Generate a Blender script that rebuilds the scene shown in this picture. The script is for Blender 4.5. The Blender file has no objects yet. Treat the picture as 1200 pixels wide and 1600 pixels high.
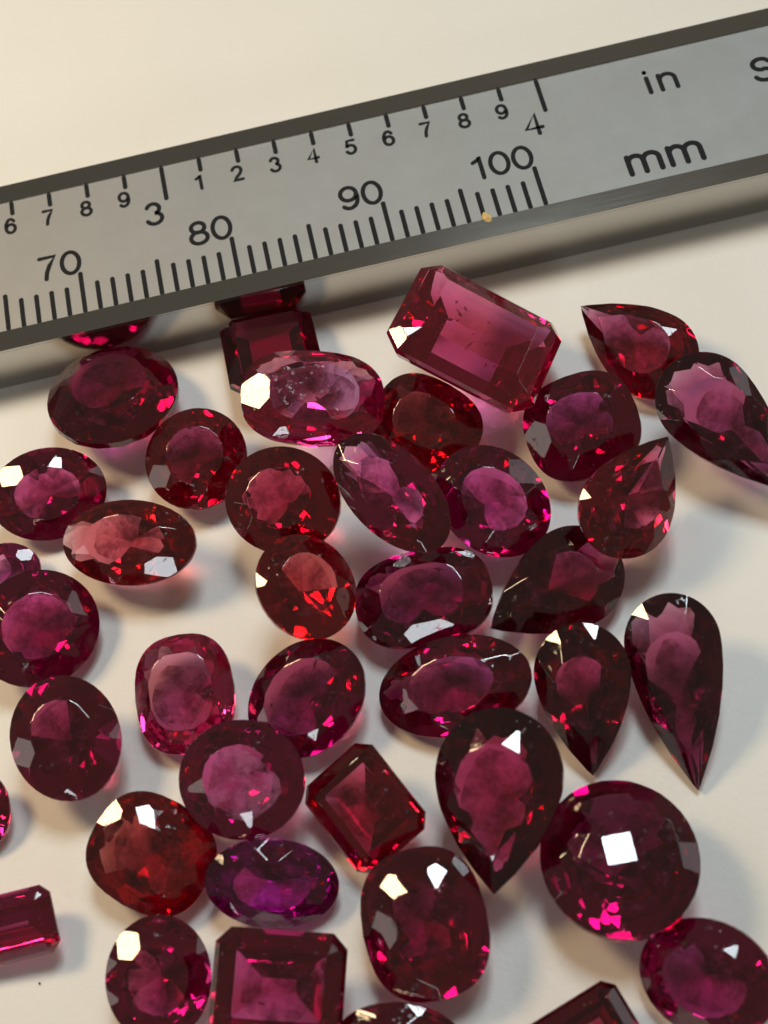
import bpy, bmesh, math, random
from mathutils import Vector, Matrix

sc = bpy.context.scene
COL = sc.collection
R = math.radians
# ------------------------------------------------------------------ camera (1 unit = 1 cm)
TH, RHO, FOC = R(27.5), R(13.1), 2400.0
FW = Vector((0, math.sin(TH), -math.cos(TH)))
UP0 = Vector((0, math.cos(TH), math.sin(TH)))
XW = Vector((1, 0, 0))
CR = XW * math.cos(RHO) - UP0 * math.sin(RHO)
CU = XW * math.sin(RHO) + UP0 * math.cos(RHO)
CP = Vector((0, -4.248, 8.261))
cam = bpy.data.cameras.new('camera')
cam_o = bpy.data.objects.new('camera', cam)
COL.objects.link(cam_o)
m = Matrix((CR, CU, -FW)).transposed().to_4x4()
m.translation = CP
cam_o.matrix_world = m
cam.sensor_fit = 'HORIZONTAL'
cam.sensor_width = 36.0
cam.lens = 36.0 * FOC / 1200.0
cam.clip_start, cam.clip_end = 0.1, 500
cam.dof.use_dof = True
cam.dof.focus_distance = 9.15
cam.dof.aperture_fstop = 0.80
sc.camera = cam_o

# ------------------------------------------------------------------ room light
w = bpy.data.worlds.new("World")
sc.world = w
w.use_nodes = True
w.node_tree.nodes['Background'].inputs[0].default_value = (0.126, 0.112, 0.092, 1)
w.node_tree.nodes['Background'].inputs[1].default_value = 1.0


def area(name, loc, target, sx, sy, power, col):
    l = bpy.data.lights.new(name, 'AREA')
    l.shape = 'RECTANGLE'
    l.size, l.size_y = sx, sy
    l.energy = power
    l.color = col
    o = bpy.data.objects.new(name, l)
    COL.objects.link(o)
    o.location = loc
    o.rotation_euler = (Vector(target) - Vector(loc)).to_track_quat('-Z', 'Y').to_euler()
    return o


area('window_light', (6.6, 19.4, 42), (0.5, 1.0, 0), 7.0, 15, 6700, (0.80, 0.92, 0.97))     # two panes of one window
area('window_light', (13.6, 15.0, 42), (0.5, 1.0, 0), 7.0, 15, 3300, (0.80, 0.92, 0.97))
area('warm_lamp', (-9.0, 5.6, 12.5), (-0.5, 1.0, 0), 4.0, 4.0, 1330, (1.0, 0.72, 0.42))
# unseen broad panels added so facets catch grey reflections: left, near side, right
area('left_facet_fill', (-46, -4, 16), (0, 0, 4), 20, 12, 1000, (1.0, 0.93, 0.84))
area('near_facet_fill', (-12, -44, 22), (0, 0, 2), 10, 9, 2000, (0.88, 0.95, 1.0))  # added panel, not a window: gives the lower facets their flashes
area('right_facet_fill', (48, 14, 18), (0, 0, 4), 26, 16, 1000, (0.95, 0.95, 1.0))

sc.view_settings.view_transform = 'Standard'
sc.view_settings.look = 'None'
sc.view_settings.exposure = 0.0
sc.view_settings.gamma = 1.0
cy = sc.cycles
cy.max_bounces = 24
cy.transmission_bounces = 24
cy.glossy_bounces = 10
cy.diffuse_bounces = 4
cy.volume_bounces = 2
cy.caustics_refractive = True
cy.caustics_reflective = True
cy.blur_glossy = 0.3
cy.sample_clamp_indirect = 20.0
cy.use_denoising = True
try:
    cy.denoiser = 'OPENIMAGEDENOISE'
    cy.denoising_input_passes = 'RGB_ALBEDO_NORMAL'
except Exception:
    pass


# ------------------------------------------------------------------ helpers
def ray_plane(px, py, p0, n):
    d = FW + CR * ((px - 600) / FOC) - CU * ((py - 800) / FOC)
    t = (p0 - CP).dot(n) / d.dot(n)
    return CP + d * t


def link(name, me, mat=None, parent=None):
    o = bpy.data.objects.new(name, me)
    COL.objects.link(o)
    if mat and not me.materials:
        me.materials.append(mat)
    if parent:
        o.parent = parent
    return o


def nt(name):
    mt = bpy.data.materials.new(name)
    mt.use_nodes = True
    t = mt.node_tree
    return mt, t, t.nodes['Principled BSDF']


def add_noise(t, scale, detail=3, rough=0.5, coord='Object', stretch=None):
    tc = t.nodes.new('ShaderNodeTexCoord')
    n = t.nodes.new('ShaderNodeTexNoise')
    n.inputs['Scale'].default_value = scale
    n.inputs['Detail'].default_value = detail
    n.inputs['Roughness'].default_value = rough
    if stretch:
        mp = t.nodes.new('ShaderNodeMapping')
        mp.inputs['Scale'].default_value = stretch
        t.links.new(tc.outputs[coord], mp.inputs[0])
        t.links.new(mp.outputs[0], n.inputs[0])
    else:
        t.links.new(tc.outputs[coord], n.inputs[0])
    return n


def ramp(t, src, c0, c1, p0=0.3, p1=0.7):
    r = t.nodes.new('ShaderNodeValToRGB')
    r.color_ramp.elements[0].position = p0
    r.color_ramp.elements[1].position = p1
    r.color_ramp.elements[0].color = (*c0, 1)
    r.color_ramp.elements[1].color = (*c1, 1)
    t.links.new(src, r.inputs[0])
    return r


def bump(t, b, src, strength, dist):
    bp = t.nodes.new('ShaderNodeBump')
    bp.inputs['Strength'].default_value = strength
    bp.inputs['Distance'].default_value = dist
    t.links.new(src, bp.inputs['Height'])
    t.links.new(bp.outputs[0], b.inputs['Normal'])


# ------------------------------------------------------------------ materials
M = {}
mt, t, b = nt('white_surface')
n = add_noise(t, 0.6, 4)
r_ = ramp(t, n.outputs[0], (0.79, 0.775, 0.722), (0.825, 0.81, 0.76))
t.links.new(r_.outputs[0], b.inputs['Base Color'])
b.inputs['Roughness'].default_value = 0.42
b.inputs['Specular IOR Level'].default_value = 0.35
n2 = add_noise(t, 22.0, 6, 0.7)
bump(t, b, n2.outputs[0], 0.22, 0.012)
M['table'] = mt

mt, t, b = nt('satin_steel')
n = add_noise(t, 9, 4, 0.6)
r_ = ramp(t, n.outputs[0], (0.318, 0.312, 0.298), (0.332, 0.326, 0.312))
t.links.new(r_.outputs[0], b.inputs['Base Color'])
b.inputs['Metallic'].default_value = 1.0
b.inputs['Roughness'].default_value = 0.46
n2 = add_noise(t, 20, 4, 0.7, stretch=(0.35, 9, 9))
bump(t, b, n2.outputs[0], 0.16, 0.004)
n3 = add_noise(t, 2.5, 5, 0.65)
r2 = ramp(t, n3.outputs[0], (0.615, 0.615, 0.615), (0.64, 0.64, 0.64), 0.35, 0.65)
t.links.new(r2.outputs[0], b.inputs['Roughness'])
M['satin'] = mt

mt, t, b = nt('ground_steel')
n = add_noise(t, 14, 5, 0.6, stretch=(0.25, 12, 12))
r_ = ramp(t, n.outputs[0], (0.08, 0.08, 0.08), (0.11, 0.11, 0.11))
t.links.new(r_.outputs[0], b.inputs['Roughness'])
b.inputs['Base Color'].default_value = (0.46, 0.445, 0.41, 1)
b.inputs['Metallic'].default_value = 1.0
M['steel'] = mt

mt, t, b = nt('etched_black')
b.inputs['Base Color'].default_value = (0.014, 0.014, 0.016, 1)
b.inputs['Roughness'].default_value = 0.7
b.inputs['Specular IOR Level'].default_value = 0.15
M['ink'] = mt

mt, t, b = nt('polished_side')
n = add_noise(t, 8, 4, 0.6, stretch=(0.4, 6, 6))
r_ = ramp(t, n.outputs[0], (0.05, 0.05, 0.05), (0.11, 0.11, 0.11))
t.links.new(r_.outputs[0], b.inputs['Roughness'])
b.inputs['Base Color'].default_value = (0.46, 0.45, 0.43, 1)
b.inputs['Metallic'].default_value = 1.0
M['side'] = mt

mt, t, b = nt('crumb_yellow')
n = add_noise(t, 30, 3)
r_ = ramp(t, n.outputs[0], (0.55, 0.36, 0.10), (0.75, 0.56, 0.22))
t.links.new(r_.outputs[0], b.inputs['Base Color'])
b.inputs['Roughness'].default_value = 0.5
M['crumb'] = mt


def gem_mat(name, absorb, density, ior=1.76, silk=0.26):
    mt, t, b = nt(name)
    b.inputs['Base Color'].default_value = (1, 1, 1, 1)
    b.inputs['Transmission Weight'].default_value = 1.0
    b.inputs['IOR'].default_value = ior
    b.inputs['Roughness'].default_value = 0.0
    n = add_noise(t, 2.2, 3)
    bump(t, b, n.outputs[0], 0.10, 0.03)
    d_ = add_noise(t, 26, 3, 0.65)                                # dust and finger smears on the polish
    r_ = ramp(t, d_.outputs[0], (0, 0, 0), (0.30, 0.30, 0.30), 0.58, 0.74)
    t.links.new(r_.outputs[0], b.inputs['Roughness'])
    va = t.nodes.new('ShaderNodeVolumeAbsorption')
    va.inputs['Color'].default_value = (*absorb, 1)
    va.inputs['Density'].default_value = density * 1.12
    vs = t.nodes.new('ShaderNodeVolumeScatter')                   # fine silk inside the stone
    vs.inputs['Color'].default_value = (1.0, 0.25, 0.5, 1)
    vs.inputs['Density'].default_value = silk
    vs.inputs['Anisotropy'].default_value = 0.3
    ad = t.nodes.new('ShaderNodeAddShader')
    t.links.new(va.outputs[0], ad.inputs[0])
    t.links.new(vs.outputs[0], ad.inputs[1])
    t.links.new(ad.outputs[0], t.nodes['Material Output'].inputs['Volume'])
    return mt


M['crimson'] = gem_mat('crimson_stone', (0.83, 0.0, 0.54), 8.5)
M['dark'] = gem_mat('dark_red_stone', (0.79, 0.0, 0.44), 11.0)
M['pink'] = gem_mat('pink_stone', (0.89, 0.14, 0.56), 5.8, silk=0.3)
M['magenta'] = gem_mat('magenta_stone', (0.83, 0.0, 0.60), 8.5)
M['purple'] = gem_mat('purple_stone', (0.86, 0.0, 0.80), 11.5)
M['orange'] = gem_mat('orange_red_stone', (0.84, 0.02, 0.18), 8.5)
M['smoky'] = gem_mat('smoky_plum_stone', (0.73, 0.04, 0.44), 9.5)
M['scarlet'] = gem_mat('scarlet_stone', (0.85, 0.0, 0.38), 8.5)

mt, t, b = nt('inclusion_crystals')
b.inputs['Base Color'].default_value = (0.5, 0.2, 0.25, 1)
b.inputs['Roughness'].default_value = 0.3
b.inputs['Transmission Weight'].default_value = 0.5
M['flaw'] = mt

mt, t, b = nt('healed_feather')                                   # veils of silk: tint what is seen through them
nn = add_noise(t, 7, 5, 0.62)
rr = ramp(t, nn.outputs[0], (0.42, 0.26, 0.32), (1, 1, 1), 0.40, 0.60)
tr_ = t.nodes.new('ShaderNodeBsdfTransparent')
t.links.new(rr.outputs[0], tr_.inputs[0])
tl = t.nodes.new('ShaderNodeBsdfDiffuse')
tl.inputs[0].default_value = (0.85, 0.5, 0.6, 1)
nk = add_noise(t, 11, 4, 0.6)
rk = ramp(t, nk.outputs[0], (0, 0, 0), (0.30, 0.30, 0.30), 0.48, 0.70)
mx = t.nodes.new('ShaderNodeMixShader')
t.links.new(rk.outputs[0], mx.inputs[0])
t.links.new(tr_.outputs[0], mx.inputs[1])
t.links.new(tl.outputs[0], mx.inputs[2])
t.links.new(mx.outputs[0], t.nodes['Material Output'].inputs['Surface'])
M['veil'] = mt

mt, t, b = nt('pale_feather')                                   # veils of silk: tint what is seen through them
nn = add_noise(t, 7, 5, 0.62)
rr = ramp(t, nn.outputs[0], (0.6, 0.45, 0.5), (1, 1, 1), 0.40, 0.60)
tr_ = t.nodes.new('ShaderNodeBsdfTransparent')
t.links.new(rr.outputs[0], tr_.inputs[0])
tl = t.nodes.new('ShaderNodeBsdfDiffuse')
tl.inputs[0].default_value = (0.95, 0.75, 0.8, 1)
nk = add_noise(t, 11, 4, 0.6)
rk = ramp(t, nk.outputs[0], (0, 0, 0), (0.62, 0.62, 0.62), 0.38, 0.60)
mx = t.nodes.new('ShaderNodeMixShader')
t.links.new(rk.outputs[0], mx.inputs[0])
t.links.new(tr_.outputs[0], mx.inputs[1])
t.links.new(tl.outputs[0], mx.inputs[2])
t.links.new(mx.outputs[0], t.nodes['Material Output'].inputs['Surface'])
M['pale_veil'] = mt

# ------------------------------------------------------------------ the white surface
bm = bmesh.new()
bmesh.ops.create_grid(bm, x_segments=1, y_segments=1, size=60)
me = bpy.data.meshes.new('white_surface')
bm.to_mesh(me); bm.free()
tab = link('table_surface', me, M['table'])
tab['kind'] = 'structure'

# ------------------------------------------------------------------ caliper beam
ZT = 0.400        # top of the rails
ZS = 0.388        # satin scale face, slightly sunk
X0, X1 = -4.6, 6.2
cal = bpy.data.objects.new('caliper_beam', None)
COL.objects.link(cal)
cal.location = (0.6, 2.22, 0)
cal['label'] = 'grey steel caliper beam with engraved inch and millimetre scales lying above the stones'
cal['category'] = 'caliper'


def cal_link(name, me, mat):
    o = link(name, me, mat, cal)
    o.matrix_parent_inverse = Matrix.Translation(cal.location).inverted()
    return o


def prism(name, prof, x0, x1, mat):
    """profile of (y, z) points, extruded along x"""
    bm = bmesh.new()
    a = [bm.verts.new((x0, y, z)) for y, z in prof]
    b_ = [bm.verts.new((x1, y, z)) for y, z in prof]
    n = len(prof)
    bm.faces.new(a)
    bm.faces.new(b_[::-1])
    for i in range(n):
        j = (i + 1) % n
        bm.faces.new((a[j], a[i], b_[i], b_[j]))
    bmesh.ops.recalc_face_normals(bm, faces=bm.faces)
    me = bpy.data.meshes.new(name)
    bm.to_mesh(me); bm.free()
    return cal_link(name, me, mat)


e = 0.002
YB, YT = 1.570, 2.890
prism('beam', [(YB, 0.012), (YB + e, 0.004), (YT - e, 0.004), (YT, 0.012), (YT, ZT - 0.02 - e), (YT - e, ZT - 0.02),
               (YB + e, ZT - 0.02), (YB, ZT - 0.02 - e)], X0, X1, M['side'])
prism('edge_rail', [(YB + .0005, ZT - 0.0205), (YB + .0005, ZT - e * .8), (YB + e * .8, ZT), (1.716, ZT), (1.719, ZT - .003), (1.719, ZT - 0.0195)], X0 + .001, X1 - .001, M['steel'])
prism('edge_rail', [(YT - .0005, ZT - 0.0205), (YT - .0005, ZT - e), (YT - e, ZT), (2.754, ZT), (2.751, ZT - .003), (2.751, ZT - 0.0195)], X0 + .001, X1 - .001, M['steel'])
prism('scale_face', [(1.7195, ZT - .0198), (2.7505, ZT - .0198), (2.7505, ZS), (1.7195, ZS)], X0 + .002, X1 - .002, M['satin'])

# engraved marks
def bar(name, wd, ln):
    bm = bmesh.new()
    prof = [(-wd / 2, -ln / 2 + wd * .3), (-wd * .2, -ln / 2), (wd * .2, -ln / 2), (wd / 2, -ln / 2 + wd * .3),
            (wd / 2, ln / 2 - wd * .3), (wd * .2, ln / 2), (-wd * .2, ln / 2), (-wd / 2, ln / 2 - wd * .3)]
    lo = [bm.verts.new((x, y, 0)) for x, y in prof]
    hi = [bm.verts.new((x, y, 0.0012)) for x, y in prof]
    bm.faces.new(hi)
    for i in range(8):
        j = (i + 1) % 8
        bm.faces.new((lo[i], lo[j], hi[j], hi[i]))
    me = bpy.data.meshes.new(name)
    bm.to_mesh(me); bm.free()
    me.materials.append(M['ink'])
    return me


ZM = ZS + 0.0004
mm_x = lambda v: -1.556 + (v - 70) * 0.1
in_x = lambda v: -0.925 + (v - 3.0) * 2.556
LEN = {'l': 0.325, 'm': 0.285, 's': 0.228}
marks = {k: bar('millimetre_mark', 0.030, v) for k, v in LEN.items()}
for v in range(54, 101):
    k = 'l' if v % 10 == 0 else ('m' if v % 5 == 0 else 's')
    o = cal_link('millimetre_mark', marks[k], None)
    o.location = (mm_x(v), 1.722 + LEN[k] / 2, ZM)
imk = {'l': bar('inch_mark', 0.030, 0.285), 's': bar('inch_mark', 0.030, 0.115)}
for q in range(22, 41):
    k = 'l' if q % 10 == 0 else 's'
    o = cal_link('inch_mark', imk[k], None)
    o.location = (in_x(q / 10), 2.748 - (0.285 if k == 'l' else 0.115) / 2, ZM)


# stroke lettering: each glyph is a list of polylines on a 1 x 1.4 box
def arc(cx, cy_, rx, ry, a0, a1, n=14):
    return [(cx + rx * math.cos(R(a0 + (a1 - a0) * i / n)), cy_ + ry * math.sin(R(a0 + (a1 - a0) * i / n))) for i in range(n + 1)]


GL = {
    '0': ([arc(.42, .7, .40, .66, 0, 360, 26)], .84),
    '1': ([[(.08, 1.06), (.26, 1.16), (.40, 1.38), (.40, .02)]], .60),
    '2': ([arc(.40, .99, .36, .37, 165, -20, 12) + [(.62, .62), (.30, .30), (.05, .04), (.80, .04)]], .84),
    '3': ([arc(.38, 1.03, .31, .33, 160, -80, 14) + arc(.39, .39, .37, .36, 82, -160, 14)], .80),
    '4': ([[(.62, .02), (.62, 1.36), (.04, .42), (.84, .42)]], .88),
    '5': ([[(.72, 1.34), (.20, 1.34), (.10, .70)] + arc(.38, .46, .37, .42, 140, -155, 14)], .80),
    '6': ([[(.72, 1.12)] + arc(.42, .98, .30, .38, 35, 120, 6) + arc(.44, .66, .40, .66, 150, 190, 5) + arc(.42, .44, .36, .41, 195, 520, 22)], .84),
    '7': ([[(.04, 1.34), (.76, 1.34), (.48, .84), (.32, .40), (.27, .02)]], .80),
    '8': ([arc(.42, 1.03, .31, .31, 0, 360, 20), arc(.42, .39, .38, .36, 0, 360, 22)], .84),
    '9': ([arc(.42, .94, .36, .41, -15, 345, 22) + arc(.42, .70, .38, .66, 12, -60, 6) + arc(.38, .42, .32, .38, -45, -145, 7)], .84),
    'i': ([[(.10, .02), (.10, .98)], [(.10, 1.34), (.10, 1.36)]], .26),
    'n': ([[(.06, .02), (.06, .98)], [(.06, .62)] + arc(.40, .64, .33, .34, 170, 0, 12) + [(.73, .02)]], .84),
    'm': ([[(.06, .02), (.06, .98)], [(.06, .64)] + arc(.34, .68, .27, .30, 170, 0, 10) + [(.61, .02)],
           [(.61, .64)] + arc(.90, .68, .28, .30, 170, 0, 10) + [(1.18, .02)]], 1.28),
    'S': ([arc(.46, 1.02, .36, .34, 20, 265, 14) + arc(.46, .37, .41, .35, 85, -165, 14)], .95),
}


def text_mesh(name, s, h, wide, wd, gap=.20):
    """stroked characters: h = digit height, wide = horizontal stretch, wd = stroke width"""
    bm = bmesh.new()
    k = h / 1.4
    tot = sum(GL[c][1] for c in s) + gap * (len(s) - 1)
    x = -tot / 2
    z = 0.0
    for c in s:
        for pl in GL[c][0]:
            pts = [Vector(((px + x) * k * wide, (py - .7) * k)) for px, py in pl]
            L, Rr = [], []
            for i, p in enumerate(pts):
                a = pts[max(0, i - 1)]
                b_ = pts[min(len(pts) - 1, i + 1)]
                d = (b_ - a)
                if d.length < 1e-6:
                    d = Vector((0, 1))
                d.normalize()
                nn = Vector((-d.y, d.x)) * wd / 2
                L.append(bm.verts.new((p.x + nn.x, p.y + nn.y, z)))
                Rr.append(bm.verts.new((p.x - nn.x, p.y - nn.y, z)))
            for i in range(len(pts) - 1):
                bm.faces.new((L[i], Rr[i], Rr[i + 1], L[i + 1]))
            closed = (pts[0] - pts[-1]).length < 0.01 * k
            for p in (() if closed else (pts[0], pts[-1])):
                vs = [bm.verts.new((p.x + wd / 2 * math.cos(R(q * 36)), p.y + wd / 2 * math.sin(R(q * 36)), z + .0002)) for q in range(10)]
                bm.faces.new(vs)
            z += 0.0001
        x += GL[c][1] + gap
    # give the strokes a little body
    ret = bmesh.ops.extrude_face_region(bm, geom=bm.faces[:])
    for v in [g for g in ret['geom'] if isinstance(g, bmesh.types.BMVert)]:
        v.co.z += 0.001
    bmesh.ops.recalc_face_normals(bm, faces=bm.faces)
    me = bpy.data.meshes.new(name)
    bm.to_mesh(me); bm.free()
    return me


def lettering(name, s, x, y, h, wide, wd, gap=.20, rz=0):
    o = cal_link(name, text_mesh(name, s, h, wide, wd, gap), M['ink'])
    o.location = (x, y, ZM)
    o.rotation_euler.z = rz


for v, x in ((60, -2.68), (70, -1.682), (80, -0.683), (90, 0.315), (100, 1.255)):
    lettering('number', str(v), x, 2.138, 0.182, 1.10, 0.029, .22)
for q in range(22, 40):
    if q % 10:
        lettering('number', str(q % 10), in_x(q / 10) - 0.022, 2.548, 0.118, 0.98, 0.023)
lettering('number', '3', -1.022, 2.375, 0.175, 1.08, 0.029)
lettering('number', '4', 1.525, 2.385, 0.175, 1.08, 0.029)
lettering('unit_lettering', 'in', 2.42, 2.51, 0.185, 1.15, 0.031, .30)
lettering('unit_lettering', 'mm', 2.265, 1.905, 0.205, 1.22, 0.036, .22)
lettering('maker_lettering', 'S', 3.075, 2.40, 0.190, 1.15, 0.033)


# ------------------------------------------------------------------ cut stones
def outline(shape, asp):
    """unit outline (long half axis 1 on x, short half axis asp on y), convex, as points"""
    pts = []
    if shape == 'oval':
        for i in range(64):
            a = 2 * math.pi * i / 64
            pts.append((math.cos(a), asp * math.sin(a)))
    elif shape == 'cushion':
        for i in range(64):
            a = 2 * math.pi * i / 64
            c, s = math.cos(a), math.sin(a)
            p = 2 / 2.6
            pts.append((math.copysign(abs(c) ** p, c), asp * math.copysign(abs(s) ** p, s)))
    elif shape == 'pear':
        # point at +x; round end at -x
        for i in range(49):
            u = i / 48
            x = -1 + 2 * (0.5 - 0.5 * math.cos(math.pi * u))
            xr = -1 + asp * 1.05
            if x < xr:
                y = asp * math.sqrt(max(0, 1 - ((x - xr) / (xr + 1)) ** 2))
            else:
                q = (x - xr) / (1 - xr)
                y = asp * (1 - q ** 1.9) * (1 - .06 * q)
            pts.append((x, y))
        pts = pts + [(x, -y) for x, y in pts[1:-1][::-1]]
    elif shape == 'marquise':
        for i in range(49):
            x = -1 + 2 * i / 48
            pts.append((x, asp * (1 - abs(x) ** 2.15)))
        pts = pts + [(x, -y) for x, y in pts[1:-1][::-1]]
    elif shape == 'octagon':
        c = 0.27 * asp
        pts = [(1, asp - c), (1 - c, asp), (-1 + c, asp), (-1, asp - c), (-1, -asp + c), (-1 + c, -asp), (1 - c, -asp), (1, -asp + c)]
    return [Vector(p) for p in pts]


def cut_gem(shape, asp, style, rnd, crown=0.26, pav=0.80, table=0.56, checker=False, rot=0.0, ca=(50, 33)):
    """intersection of facet planes; height measures are in units of the short half axis"""
    pts = outline(shape, asp)
    W = asp
    gt = 0.05 * W                                # half girdle
    bm = bmesh.new()
    bmesh.ops.create_cube(bm, size=2.6)
    if shape in ('oval',):
        amp = lambda f: Vector((math.cos(f), math.sin(f) * asp))      # affine design
        def sup(f):
            n = Vector((math.cos(f), math.sin(f) / asp)).normalized()
            return n, n.dot(Vector((math.cos(f), math.sin(f) * asp)))
    else:
        def sup(f):
            n = Vector((math.cos(f), math.sin(f) / (asp ** .45))).normalized()
            return n, max(p.dot(n) for p in pts)

    def cut(no, co):
        g = bm.verts[:] + bm.edges[:] + bm.faces[:]
        res = bmesh.ops.bisect_plane(bm, geom=g, dist=1e-5, plane_co=co, plane_no=no, clear_outer=True)
        ed = [x for x in res['geom_cut'] if isinstance(x, bmesh.types.BMEdge)]
        if len(ed) >= 3:
            bmesh.ops.edgeloop_fill(bm, edges=ed)

    def facet(f, z_g, t1, z1):
        """plane over the tangent line of azimuth f at height z_g, falling to height z1 at fraction t1 of the way in"""
        n, h = sup(f)
        dx, dz = -h * (1 - t1), z1 - z_g
        # normal perpendicular to the profile direction (dx, dz), pointing outwards
        nr, nz = abs(dz), abs(dx)
        no = Vector((n.x * nr, n.y * nr, math.copysign(nz, dz))).normalized()
        cut(no, Vector((n.x * h, n.y * h, z_g)))

    def facet2(f, t0, z0, t1, z1):
        n, h = sup(f)
        dx, dz = -h * (t0 - t1), z1 - z0
        nr, nz = abs(dz), abs(dx)
        no = Vector((n.x * nr, n.y * nr, math.copysign(nz, dz))).normalized()
        cut(no, Vector((n.x * h * t0, n.y * h * t0, z0)))
    zt = gt + crown * W
    zp = -gt - pav * W
    cut(Vector((0, 0, 1)), Vector((0, 0, zt)))
    T = 2 * math.pi
    J = lambda s=.012: rnd.uniform(-s, s)
    if style == 'step':
        az = [0, 1, 2, 3, 4, 5, 6, 7]
        # octagon: flats and corners, three crown tiers and three pavilion tiers, constant angles
        ns = [Vector((1, 0)), Vector((1, 1)).normalized(), Vector((0, 1)), Vector((-1, 1)).normalized(),
              Vector((-1, 0)), Vector((-1, -1)).normalized(), Vector((0, -1)), Vector((1, -1)).normalized()]
        for k, n in enumerate(ns):
            h = max(p.dot(n) for p in pts)
            cut(Vector((n.x, n.y, 0)), Vector((n.x * h, n.y * h, 0)))
            # crown
            for z0, inset, ang in ((gt, 0, ca[0]), (gt + crown * W * .55, 0.16 * W * (1 if k % 2 == 0 else .8), ca[1])):
                a = R(ang + J(1.5))
                cut(Vector((n.x * math.sin(a), n.y * math.sin(a), math.cos(a))),
                    Vector((n.x * (h - inset), n.y * (h - inset), z0)))
            z, ins = -gt, 0
            for dz, ang in ((.30, 58), (.28, 46), (.5, 36)):
                a = R(ang + J(1.2))
                cut(Vector((n.x * math.sin(a), n.y * math.sin(a), -math.cos(a))),
                    Vector((n.x * (h - ins), n.y * (h - ins), z)))
                ins += dz * pav * W / math.tan(a)
                z -= dz * pav * W
        cut(Vector((0, 0, -1)), Vector((0, 0, zp)))
    else:
        # girdle
        NG = 40 if shape not in ('pear', 'marquise') else 56
        for i in range(NG):
            f = T * (i + .5) / NG
            n, h = sup(f)
            cut(Vector((n.x, n.y, 0)), Vector((n.x * h, n.y * h, 0)))
        N = 8
        a0 = rot
        apex = gt + crown * W / (1 - table)
        if style == 'checker':                                    # domed crown of small tiers, tiny square table
            for n_, off, t0, z0, t1, z1 in ((16, .5, 1, 0, .76, .46), (12, 0, .86, .33, .5, .80), (8, .5, .62, .66, .36, .96), (4, .5, .30, .935, .10, 1.045)):
                for i in range(n_):
                    facet2(a0 + T * (i + off) / n_, t0, gt + crown * W * z0, t1, gt + crown * W * z1 * (1 + J(.004)))
        else:
            for i in range(N):                                    # mains and stars
                facet(a0 + T * i / N, gt, 0, apex * (1 + J()))
                ts = table * 0.99 + J(.01)
                facet2(a0 + T * (i + .5) / N, ts + .20, zt - crown * W * .37, ts, zt)
            for i in range(2 * N):                                # upper halves
                facet(a0 + T * (i + .5) / (2 * N), gt, 0, apex * (1.17 + J(.02)))
        ap = zp
        if style in ('mixed', 'checker'):                                      # stepped pavilion
            for i in range(16):
                f = a0 + T * (i + .5) / 16
                facet2(f + J(.05), 1, -gt, .74, -gt - pav * W * .37 * (1 + J(.05)))
                f = a0 + T * i / 16
                facet2(f + J(.08), .80, -gt - pav * W * .28 * (1 + J(.03)), .44, -gt - pav * W * .63 * (1 + J(.03)))
            for i in range(8):
                facet2(a0 + T * i / 8 + J(.1), .5, -gt - pav * W * .56 * (1 + J(.04)), 0, ap * (1 + J(.07)))
        elif style == 'portuguese':                               # many little tiers
            for k, (t0, z0, t1, z1) in enumerate(((1, 0, .84, .26), (.88, .19, .66, .48), (.72, .41, .44, .70), (.5, .63, 0, 1.0))):
                for i in range(16):
                    facet2(a0 + T * (i + .5 * (k % 2)) / 16 + J(.05), t0, -gt - pav * W * z0 * (1 + J(.02)), t1, -gt - pav * W * z1 * (1 + J(.03)))
        else:
            for i in range(N):
                facet(a0 + T * i / N + J(.06), -gt, 0, ap * (1 + J(.04)))
            for i in range(2 * N):
                facet(a0 + T * (i + .5) / (2 * N), -gt, 0, ap * (1.13 + J(.02)))
    bmesh.ops.remove_doubles(bm, verts=bm.verts, dist=4e-3)
    bmesh.ops.dissolve_degenerate(bm, edges=bm.edges, dist=1e-4)
    ed = [e_ for e_ in bm.edges if len(e_.link_faces) == 2 and e_.calc_face_angle(0) > R(4) and min(v.co.z for v in e_.verts) > -gt * 1.2]
    bmesh.ops.bevel(bm, geom=ed, offset=0.0045, segments=1, affect='EDGES', clamp_overlap=True, profile=0.5)
    bmesh.ops.recalc_face_normals(bm, faces=bm.faces)
    return bm


def inclusions(parent, rnd, count, B, A):
    """tiny crystals and healed feathers inside a stone, one joined part"""
    bm = bmesh.new()
    for k in range(count):
        c = Vector((rnd.uniform(-.55, .55) * A, rnd.uniform(-.5, .5) * B, rnd.uniform(-.16, .12) * B))
        s_ = rnd.choice((.002, .003, .004, .009)) * rnd.uniform(.7, 1.4)
        st = rnd.uniform(1, 3.2)
        a0 = rnd.uniform(0, 6.28)
        ax = Vector((math.cos(a0), math.sin(a0), rnd.uniform(-.5, .5))).normalized()
        ay = ax.orthogonal().normalized()
        az = ax.cross(ay)
        vs = [bm.verts.new(c + ax * s_ * st), bm.verts.new(c - ax * s_ * st), bm.verts.new(c + ay * s_), bm.verts.new(c - ay * s_),
              bm.verts.new(c + az * s_ * .5), bm.verts.new(c - az * s_ * .5)]
        for a_, b_, c_ in ((0, 2, 4), (2, 1, 4), (1, 3, 4), (3, 0, 4), (2, 0, 5), (1, 2, 5), (3, 1, 5), (0, 3, 5)):
            bm.faces.new((vs[a_], vs[b_], vs[c_]))
    me = bpy.data.meshes.new('inclusions')
    bm.to_mesh(me); bm.free()
    o = link('inclusions', me, M['flaw'], parent)
    o['kind'] = 'stuff'


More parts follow.
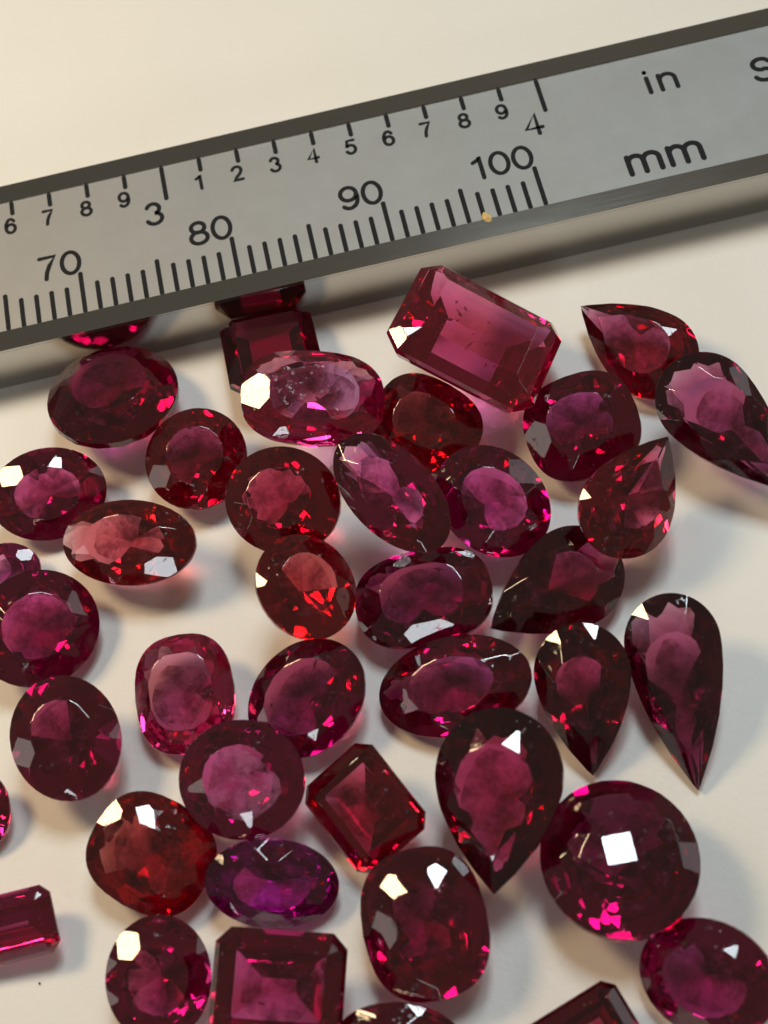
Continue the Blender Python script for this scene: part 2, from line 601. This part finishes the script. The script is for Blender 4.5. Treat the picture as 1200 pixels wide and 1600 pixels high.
def veil(parent, rnd, B, A, W, key='veil', up=-.03):
    bm = bmesh.new()
    N = 8
    tx, ty = rnd.uniform(-.12, .12), rnd.uniform(-.12, .12)
    ph = rnd.uniform(0, 6)
    cx_, cy2 = rnd.uniform(-.08, .08) * A, rnd.uniform(-.08, .08) * B
    g = []
    for i in range(N + 1):
        for j in range(N * 2):
            a_ = math.pi * j / N
            r_ = i / N
            x = cx_ + .56 * A * r_ * math.cos(a_) * (1 + .12 * math.sin(3 * a_ + ph))
            y = cy2 + .56 * B * r_ * math.sin(a_) * (1 + .12 * math.cos(2 * a_ + ph))
            z = up * W + tx * x + ty * y + .03 * W * math.sin(ph + 5 * x / A) * math.cos(4 * y / B)
            g.append(bm.verts.new((x, y, z)))
            if i == 0:
                break
    for i in range(1, N + 1):
        for j in range(N * 2):
            k = (j + 1) % (N * 2)
            o0 = 1 + (i - 1) * N * 2
            if i == 1:
                bm.faces.new((g[0], g[1 + j], g[1 + k]))
            else:
                p0 = o0 - N * 2
                bm.faces.new((g[p0 + j], g[o0 + j], g[o0 + k], g[p0 + k]))
    me = bpy.data.meshes.new('silk_veil')
    bm.to_mesh(me); bm.free()
    link('silk_veil', me, M[key], parent)


def gem(label, shape, cx, cy_, ang, a, b, mat, style='brilliant', tilt=26, taz=-90, crown=.28, pav=.74, table=.56,
        rot=0.0, ca=(50, 33), flip=False, seed=0, lift=0.0, flaws=0):
    """cx, cy, a, b read off the photograph (its pixels), ang the direction of the long axis (of the point), tilt the lean
    of the stone's face from level and taz the picture direction it leans towards"""
    rnd = random.Random(seed * 7 + int(cx))
    td = CR * math.cos(R(taz)) + CU * math.sin(R(taz))
    td.z = 0
    td.normalize()
    nrm = (Vector((0, 0, 1)) * math.cos(R(tilt)) + td * math.sin(R(tilt))).normalized()
    zc = 0.22
    bm = None
    for it in range(5):
        c0 = ray_plane(cx, cy_, Vector((0, 0, zc)), Vector((0, 0, 1)))
        dxp, dyp = math.cos(R(ang)), -math.sin(R(ang))
        p1 = ray_plane(cx + a * dxp, cy_ + a * dyp, c0, nrm)
        p2 = ray_plane(cx - a * dxp, cy_ - a * dyp, c0, nrm)
        q1 = ray_plane(cx - b * dyp, cy_ + b * dxp, c0, nrm)
        q2 = ray_plane(cx + b * dyp, cy_ - b * dxp, c0, nrm)
        U = (p1 - p2) / 2
        A = U.length
        U.normalize()
        V = nrm.cross(U).normalized()
        B = abs(((q1 - q2) / 2).dot(V))
        asp = B / A
        if bm is None:
            bm = cut_gem(shape, asp, style, rnd, crown, pav, table, rot=rot, ca=ca)
            if flip:
                for v in bm.verts:
                    v.co.z *= -1
                bmesh.ops.reverse_faces(bm, faces=bm.faces)
        rotm = Matrix((U, V, nrm)).transposed()
        zmin = min((rotm @ (v.co * A)).z for v in bm.verts)
        znew = -zmin + 0.003 + lift
        if abs(znew - zc) < 1e-4:
            break
        zc = znew
    for v in bm.verts:
        v.co *= A
    bmesh.ops.recalc_face_normals(bm, faces=bm.faces)
    me = bpy.data.meshes.new('gemstone')
    bm.to_mesh(me); bm.free()
    o = link('gemstone', me, M[mat])
    mw = rotm.to_4x4()
    mw.translation = c0
    o.matrix_world = mw
    if shape != 'octagon' or (flaws and mat != 'pink'):
        veil(o, rnd, B, A, B, *(('pale_veil', .17) if label.startswith('round stone with cloudy') else ()))
    if flaws:
        inclusions(o, rnd, flaws, asp * A, A)
    o['label'] = label
    o['category'] = 'gemstone'
    o['group'] = 'cut red gemstones scattered on the white surface'
    return o


G = gem
G('oval wine-red stone touching the caliper below the 70 mark, its left tip grey', 'oval', 177, 619, 14, 104, 73, 'crimson', 'mixed', 12, 90, pav=0.6, lift=0)
G('small dark step-cut stone standing against the caliper edge, half behind an oval one', 'octagon', 424, 548, 12, 74, 58, 'dark', 'step', 10, 90, seed=2, pav=.5, crown=.2, lift=0.0)
G('wide cushion-like oval with a clear pale pink window, in front of a small step-cut stone', 'cushion', 489, 622, -3, 112, 73, 'pink', 'mixed', 16, -36, pav=.62, table=.62, lift=0.26, flaws=22)
G('small round deep red stone between the two ovals at left below the caliper', 'oval', 307, 717, 60, 81, 77, 'scarlet', 'portuguese', 16, -70, crown=.3, rot=.2, pav=0.75, lift=0)
G('brownish dark red cushion stone under the corner of the big pink step-cut one', 'cushion', 666, 662, -30, 86, 70, 'orange', 'mixed', 16, -100, pav=.85, lift=0)
G('largest step-cut stone, a long pink-red rectangle with one white corner, near the caliper', 'octagon', 743, 527, -27.5, 126, 74, 'pink', 'step', 23, 12, pav=0.72, crown=.26, ca=(44, 22), flaws=40, lift=0.12)
G('pear-shaped red stone whose point aims up left towards the caliper, top right of the stones', 'pear', 992, 536, 146, 103, 70, 'scarlet', 'mixed', 22, -130, table=.6, lift=0.0)
G('round cushion with a red centre between the big step-cut stone and the right-hand pears', 'cushion', 909, 666, 20, 90, 81, 'crimson', 'mixed', 20, -110, pav=.85, lift=0)
G('long smooth plum-coloured pear stone cut off by the right edge of the photo', 'pear', 1142, 668, -46, 138, 76, 'smoky', 'mixed', 20, -100, pav=.8, table=.62, lift=0.14)
G('pear-shaped dark red stone with its point aimed up right, below the round cushion one', 'pear', 991, 772, 60, 104, 74, 'scarlet', 'mixed', 24, -60, pav=.8, lift=0.22)
G('slanting slim oval stone with a thin bright lower rim near the middle', 'oval', 612, 770, -46, 113, 66, 'crimson', 'mixed', 20, -90, seed=3, pav=.85, lift=0.35)
G('oval magenta-red stone with a white triangular flash, right of the slim slanting oval', 'oval', 770, 783, -42, 98, 79, 'magenta', 'mixed', 20, -70, table=.56, pav=.8, lift=0.1)
G('round many-facetted crimson stone left of the slim slanting oval', 'oval', 442, 782, -20, 90, 84, 'scarlet', 'portuguese', 18, -100, pav=.85, flaws=0, lift=0.16)
G('wide oval ruby-red stone at the left edge above the dark red oval', 'oval', 76, 772, 12, 92, 72, 'crimson', 'mixed', 28, -60, pav=.8, lift=0.0)
G('level oval stone, dark red with a white flash on its lower right facet', 'oval', 202, 848, -2, 103, 67, 'orange', 'mixed', 18, -108, table=.6, lift=0.12)
G('small magenta stone half hidden at the left edge behind a larger one', 'oval', 14, 890, 0, 50, 42, 'magenta', 'brilliant', 24, -90, lift=0.0, flaws=0)
G('large dusky round stone with rows of fine facets and a red glint on its rim', 'oval', 58, 982, 30, 100, 90, 'magenta', 'portuguese', 24, -40, pav=.7, lift=0)
G('round very dark crimson stone with lines meeting at its centre, lower left', 'oval', 103, 1153, -70, 98, 87, 'crimson', 'brilliant', 10, -60, crown=.30, pav=1.0, lift=0.0)
G('small upright cushion stone, light purplish pink with a pale window', 'cushion', 289, 1084, -84, 93, 77, 'pink', 'mixed', 12, -90, pav=.6, table=.64, flaws=36, lift=0.0)
G('slanting oval purple-pink stone with small white flashes, left of centre', 'oval', 479, 1091, 45, 102, 82, 'magenta', 'mixed', 16, -110, table=.64, seed=5, pav=.66, flaws=24, lift=0.0)
G('brownish dark stone with straight-sided outline in the middle, above the slanting oval', 'oval', 478, 917, -60, 86, 74, 'orange', 'brilliant', 22, -20, table=.56, pav=.85, lift=0.24)
G('oval magenta stone with rounded long window in the very middle', 'cushion', 662, 934, 12, 108, 74, 'magenta', 'mixed', 8, -110, table=.6, pav=.75, flaws=14, lift=0)
G('very dark pear-shaped stone, point down left, behind the middle pear with a grey flash', 'pear', 866, 920, 212, 116, 80, 'dark', 'brilliant', 24, -50, pav=.85, lift=0)
G('wide dark oval stone with rose centre just above the largest dark pear', 'oval', 710, 1072, 12, 120, 78, 'crimson', 'portuguese', 20, -125, seed=4, pav=.78, lift=0.0)
G('middle pear-shaped stone pointing down, grey facet at its upper left', 'pear', 914, 1092, -84, 120, 76, 'dark', 'mixed', 24, -100, pav=.85, lift=0.0, flaws=0)
G('tall slim smoky pear-shaped stone pointing down, rightmost and longest pear', 'pear', 1064, 1080, -80, 156, 76, 'smoky', 'mixed', 24, -108, pav=.8, table=.6, flaws=14, lift=0.0)
G('largest dark pear-shaped stone, point down, black shoulder and dull red centre', 'pear', 778, 1250, -92, 146, 100, 'dark', 'portuguese', 20, -120, table=.6, pav=.66, lift=0.22)
G('largest round stone, deep wine with a bright white square flash', 'oval', 968, 1342, -60, 128, 121, 'magenta', 'checker', 4.5, 120, crown=.36, pav=.66, rot=.5, lift=0.03)
G('round stone with cloudy pale pink centre and golden flash, left of the small step-cut stone', 'oval', 378, 1218, -10, 98, 94, 'magenta', 'mixed', 14, -90, table=.56, pav=.7, flaws=60, lift=0.12)
G('small rectangular step-cut stone tilted between the cloudy round one and the largest pear', 'octagon', 570, 1262, -52, 86, 70, 'scarlet', 'step', 19, -120, pav=.85, crown=.26, flaws=20, lift=0)
G('brownish red rounded stone with small bright squares at its centre, lower left', 'cushion', 237, 1334, -30, 98, 90, 'orange', 'checker', 16, -60, pav=.68, flaws=30, lift=0.0)
G('vivid violet oval stone with pink sparks, above the square step-cut stone', 'oval', 425, 1380, -4, 105, 70, 'purple', 'mixed', 26, -70, seed=8, pav=.85, lift=0.0)
G('narrow step-cut pink stone cut off by the left edge low in the photo', 'octagon', 12, 1450, 14, 76, 54, 'crimson', 'step', 20, -90, pav=.9, lift=0.0)
G('rounded wine stone with domed top and a pale oblong reflection, below the small step-cut one', 'cushion', 664, 1443, -78, 120, 97, 'crimson', 'checker', 10, -110, crown=.36, pav=.72, lift=0)
G('dark oval stone set lengthwise at the bottom, left of the square step-cut stone', 'oval', 248, 1528, -88, 100, 83, 'crimson', 'mixed', 18, -50, pav=.85, lift=0)
G('square step-cut stone at the bottom edge, ruby with a lengthwise line', 'octagon', 435, 1542, -4, 104, 90, 'crimson', 'step', 16, -60, pav=.85, flaws=24, lift=0.09)
G('dark red oval stone cut off by the bottom edge, under the domed wine one', 'oval', 624, 1634, -4, 104, 68, 'dark', 'brilliant', 22, -90, lift=0.0)
G('step-cut stone of which only a corner rises from the bottom edge', 'octagon', 902, 1632, 32, 100, 66, 'dark', 'step', 12, -80, lift=0.0)
G('round purplish stone with white and pink sparks in the bottom right corner', 'oval', 1106, 1528, -20, 112, 90, 'magenta', 'mixed', 24, -130, table=.6, pav=.75, flaws=20, lift=0.0)
G('dark stone of which only a curved sliver shows at the left edge', 'oval', -32, 1268, 90, 64, 48, 'dark', 'brilliant', 20, -90, lift=0.0)


# ------------------------------------------------------------------ specks
def speck(name, label, cat, p, size, mat, seed):
    rnd = random.Random(seed)
    bm = bmesh.new()
    bmesh.ops.create_icosphere(bm, subdivisions=2, radius=1)
    for v in bm.verts:
        v.co *= rnd.uniform(.8, 1.15)
        v.co.x *= size[0]; v.co.y *= size[1]; v.co.z *= size[2]
    me = bpy.data.meshes.new(name)
    bm.to_mesh(me); bm.free()
    o = link(name, me, mat)
    o.location = p
    o.rotation_euler.z = rnd.uniform(0, 3)
    o['label'] = label
    o['category'] = cat


p = ray_plane(761, 341, Vector((0, 0, ZS)), Vector((0, 0, 1)))
speck('crumb', 'tiny golden yellow crumb stuck on the caliper scale between 95 and 97', 'crumb', p + Vector((0, 0, .012)), (.040, .028, .014), M['crumb'], 3)
p = ray_plane(62, 1537, Vector((0, 0, 0)), Vector((0, 0, 1)))
speck('dust_speck', 'tiny dark speck on the white surface at lower left', 'speck', p + Vector((0, 0, .005)), (.007, .006, .004), M['ink'], 4)
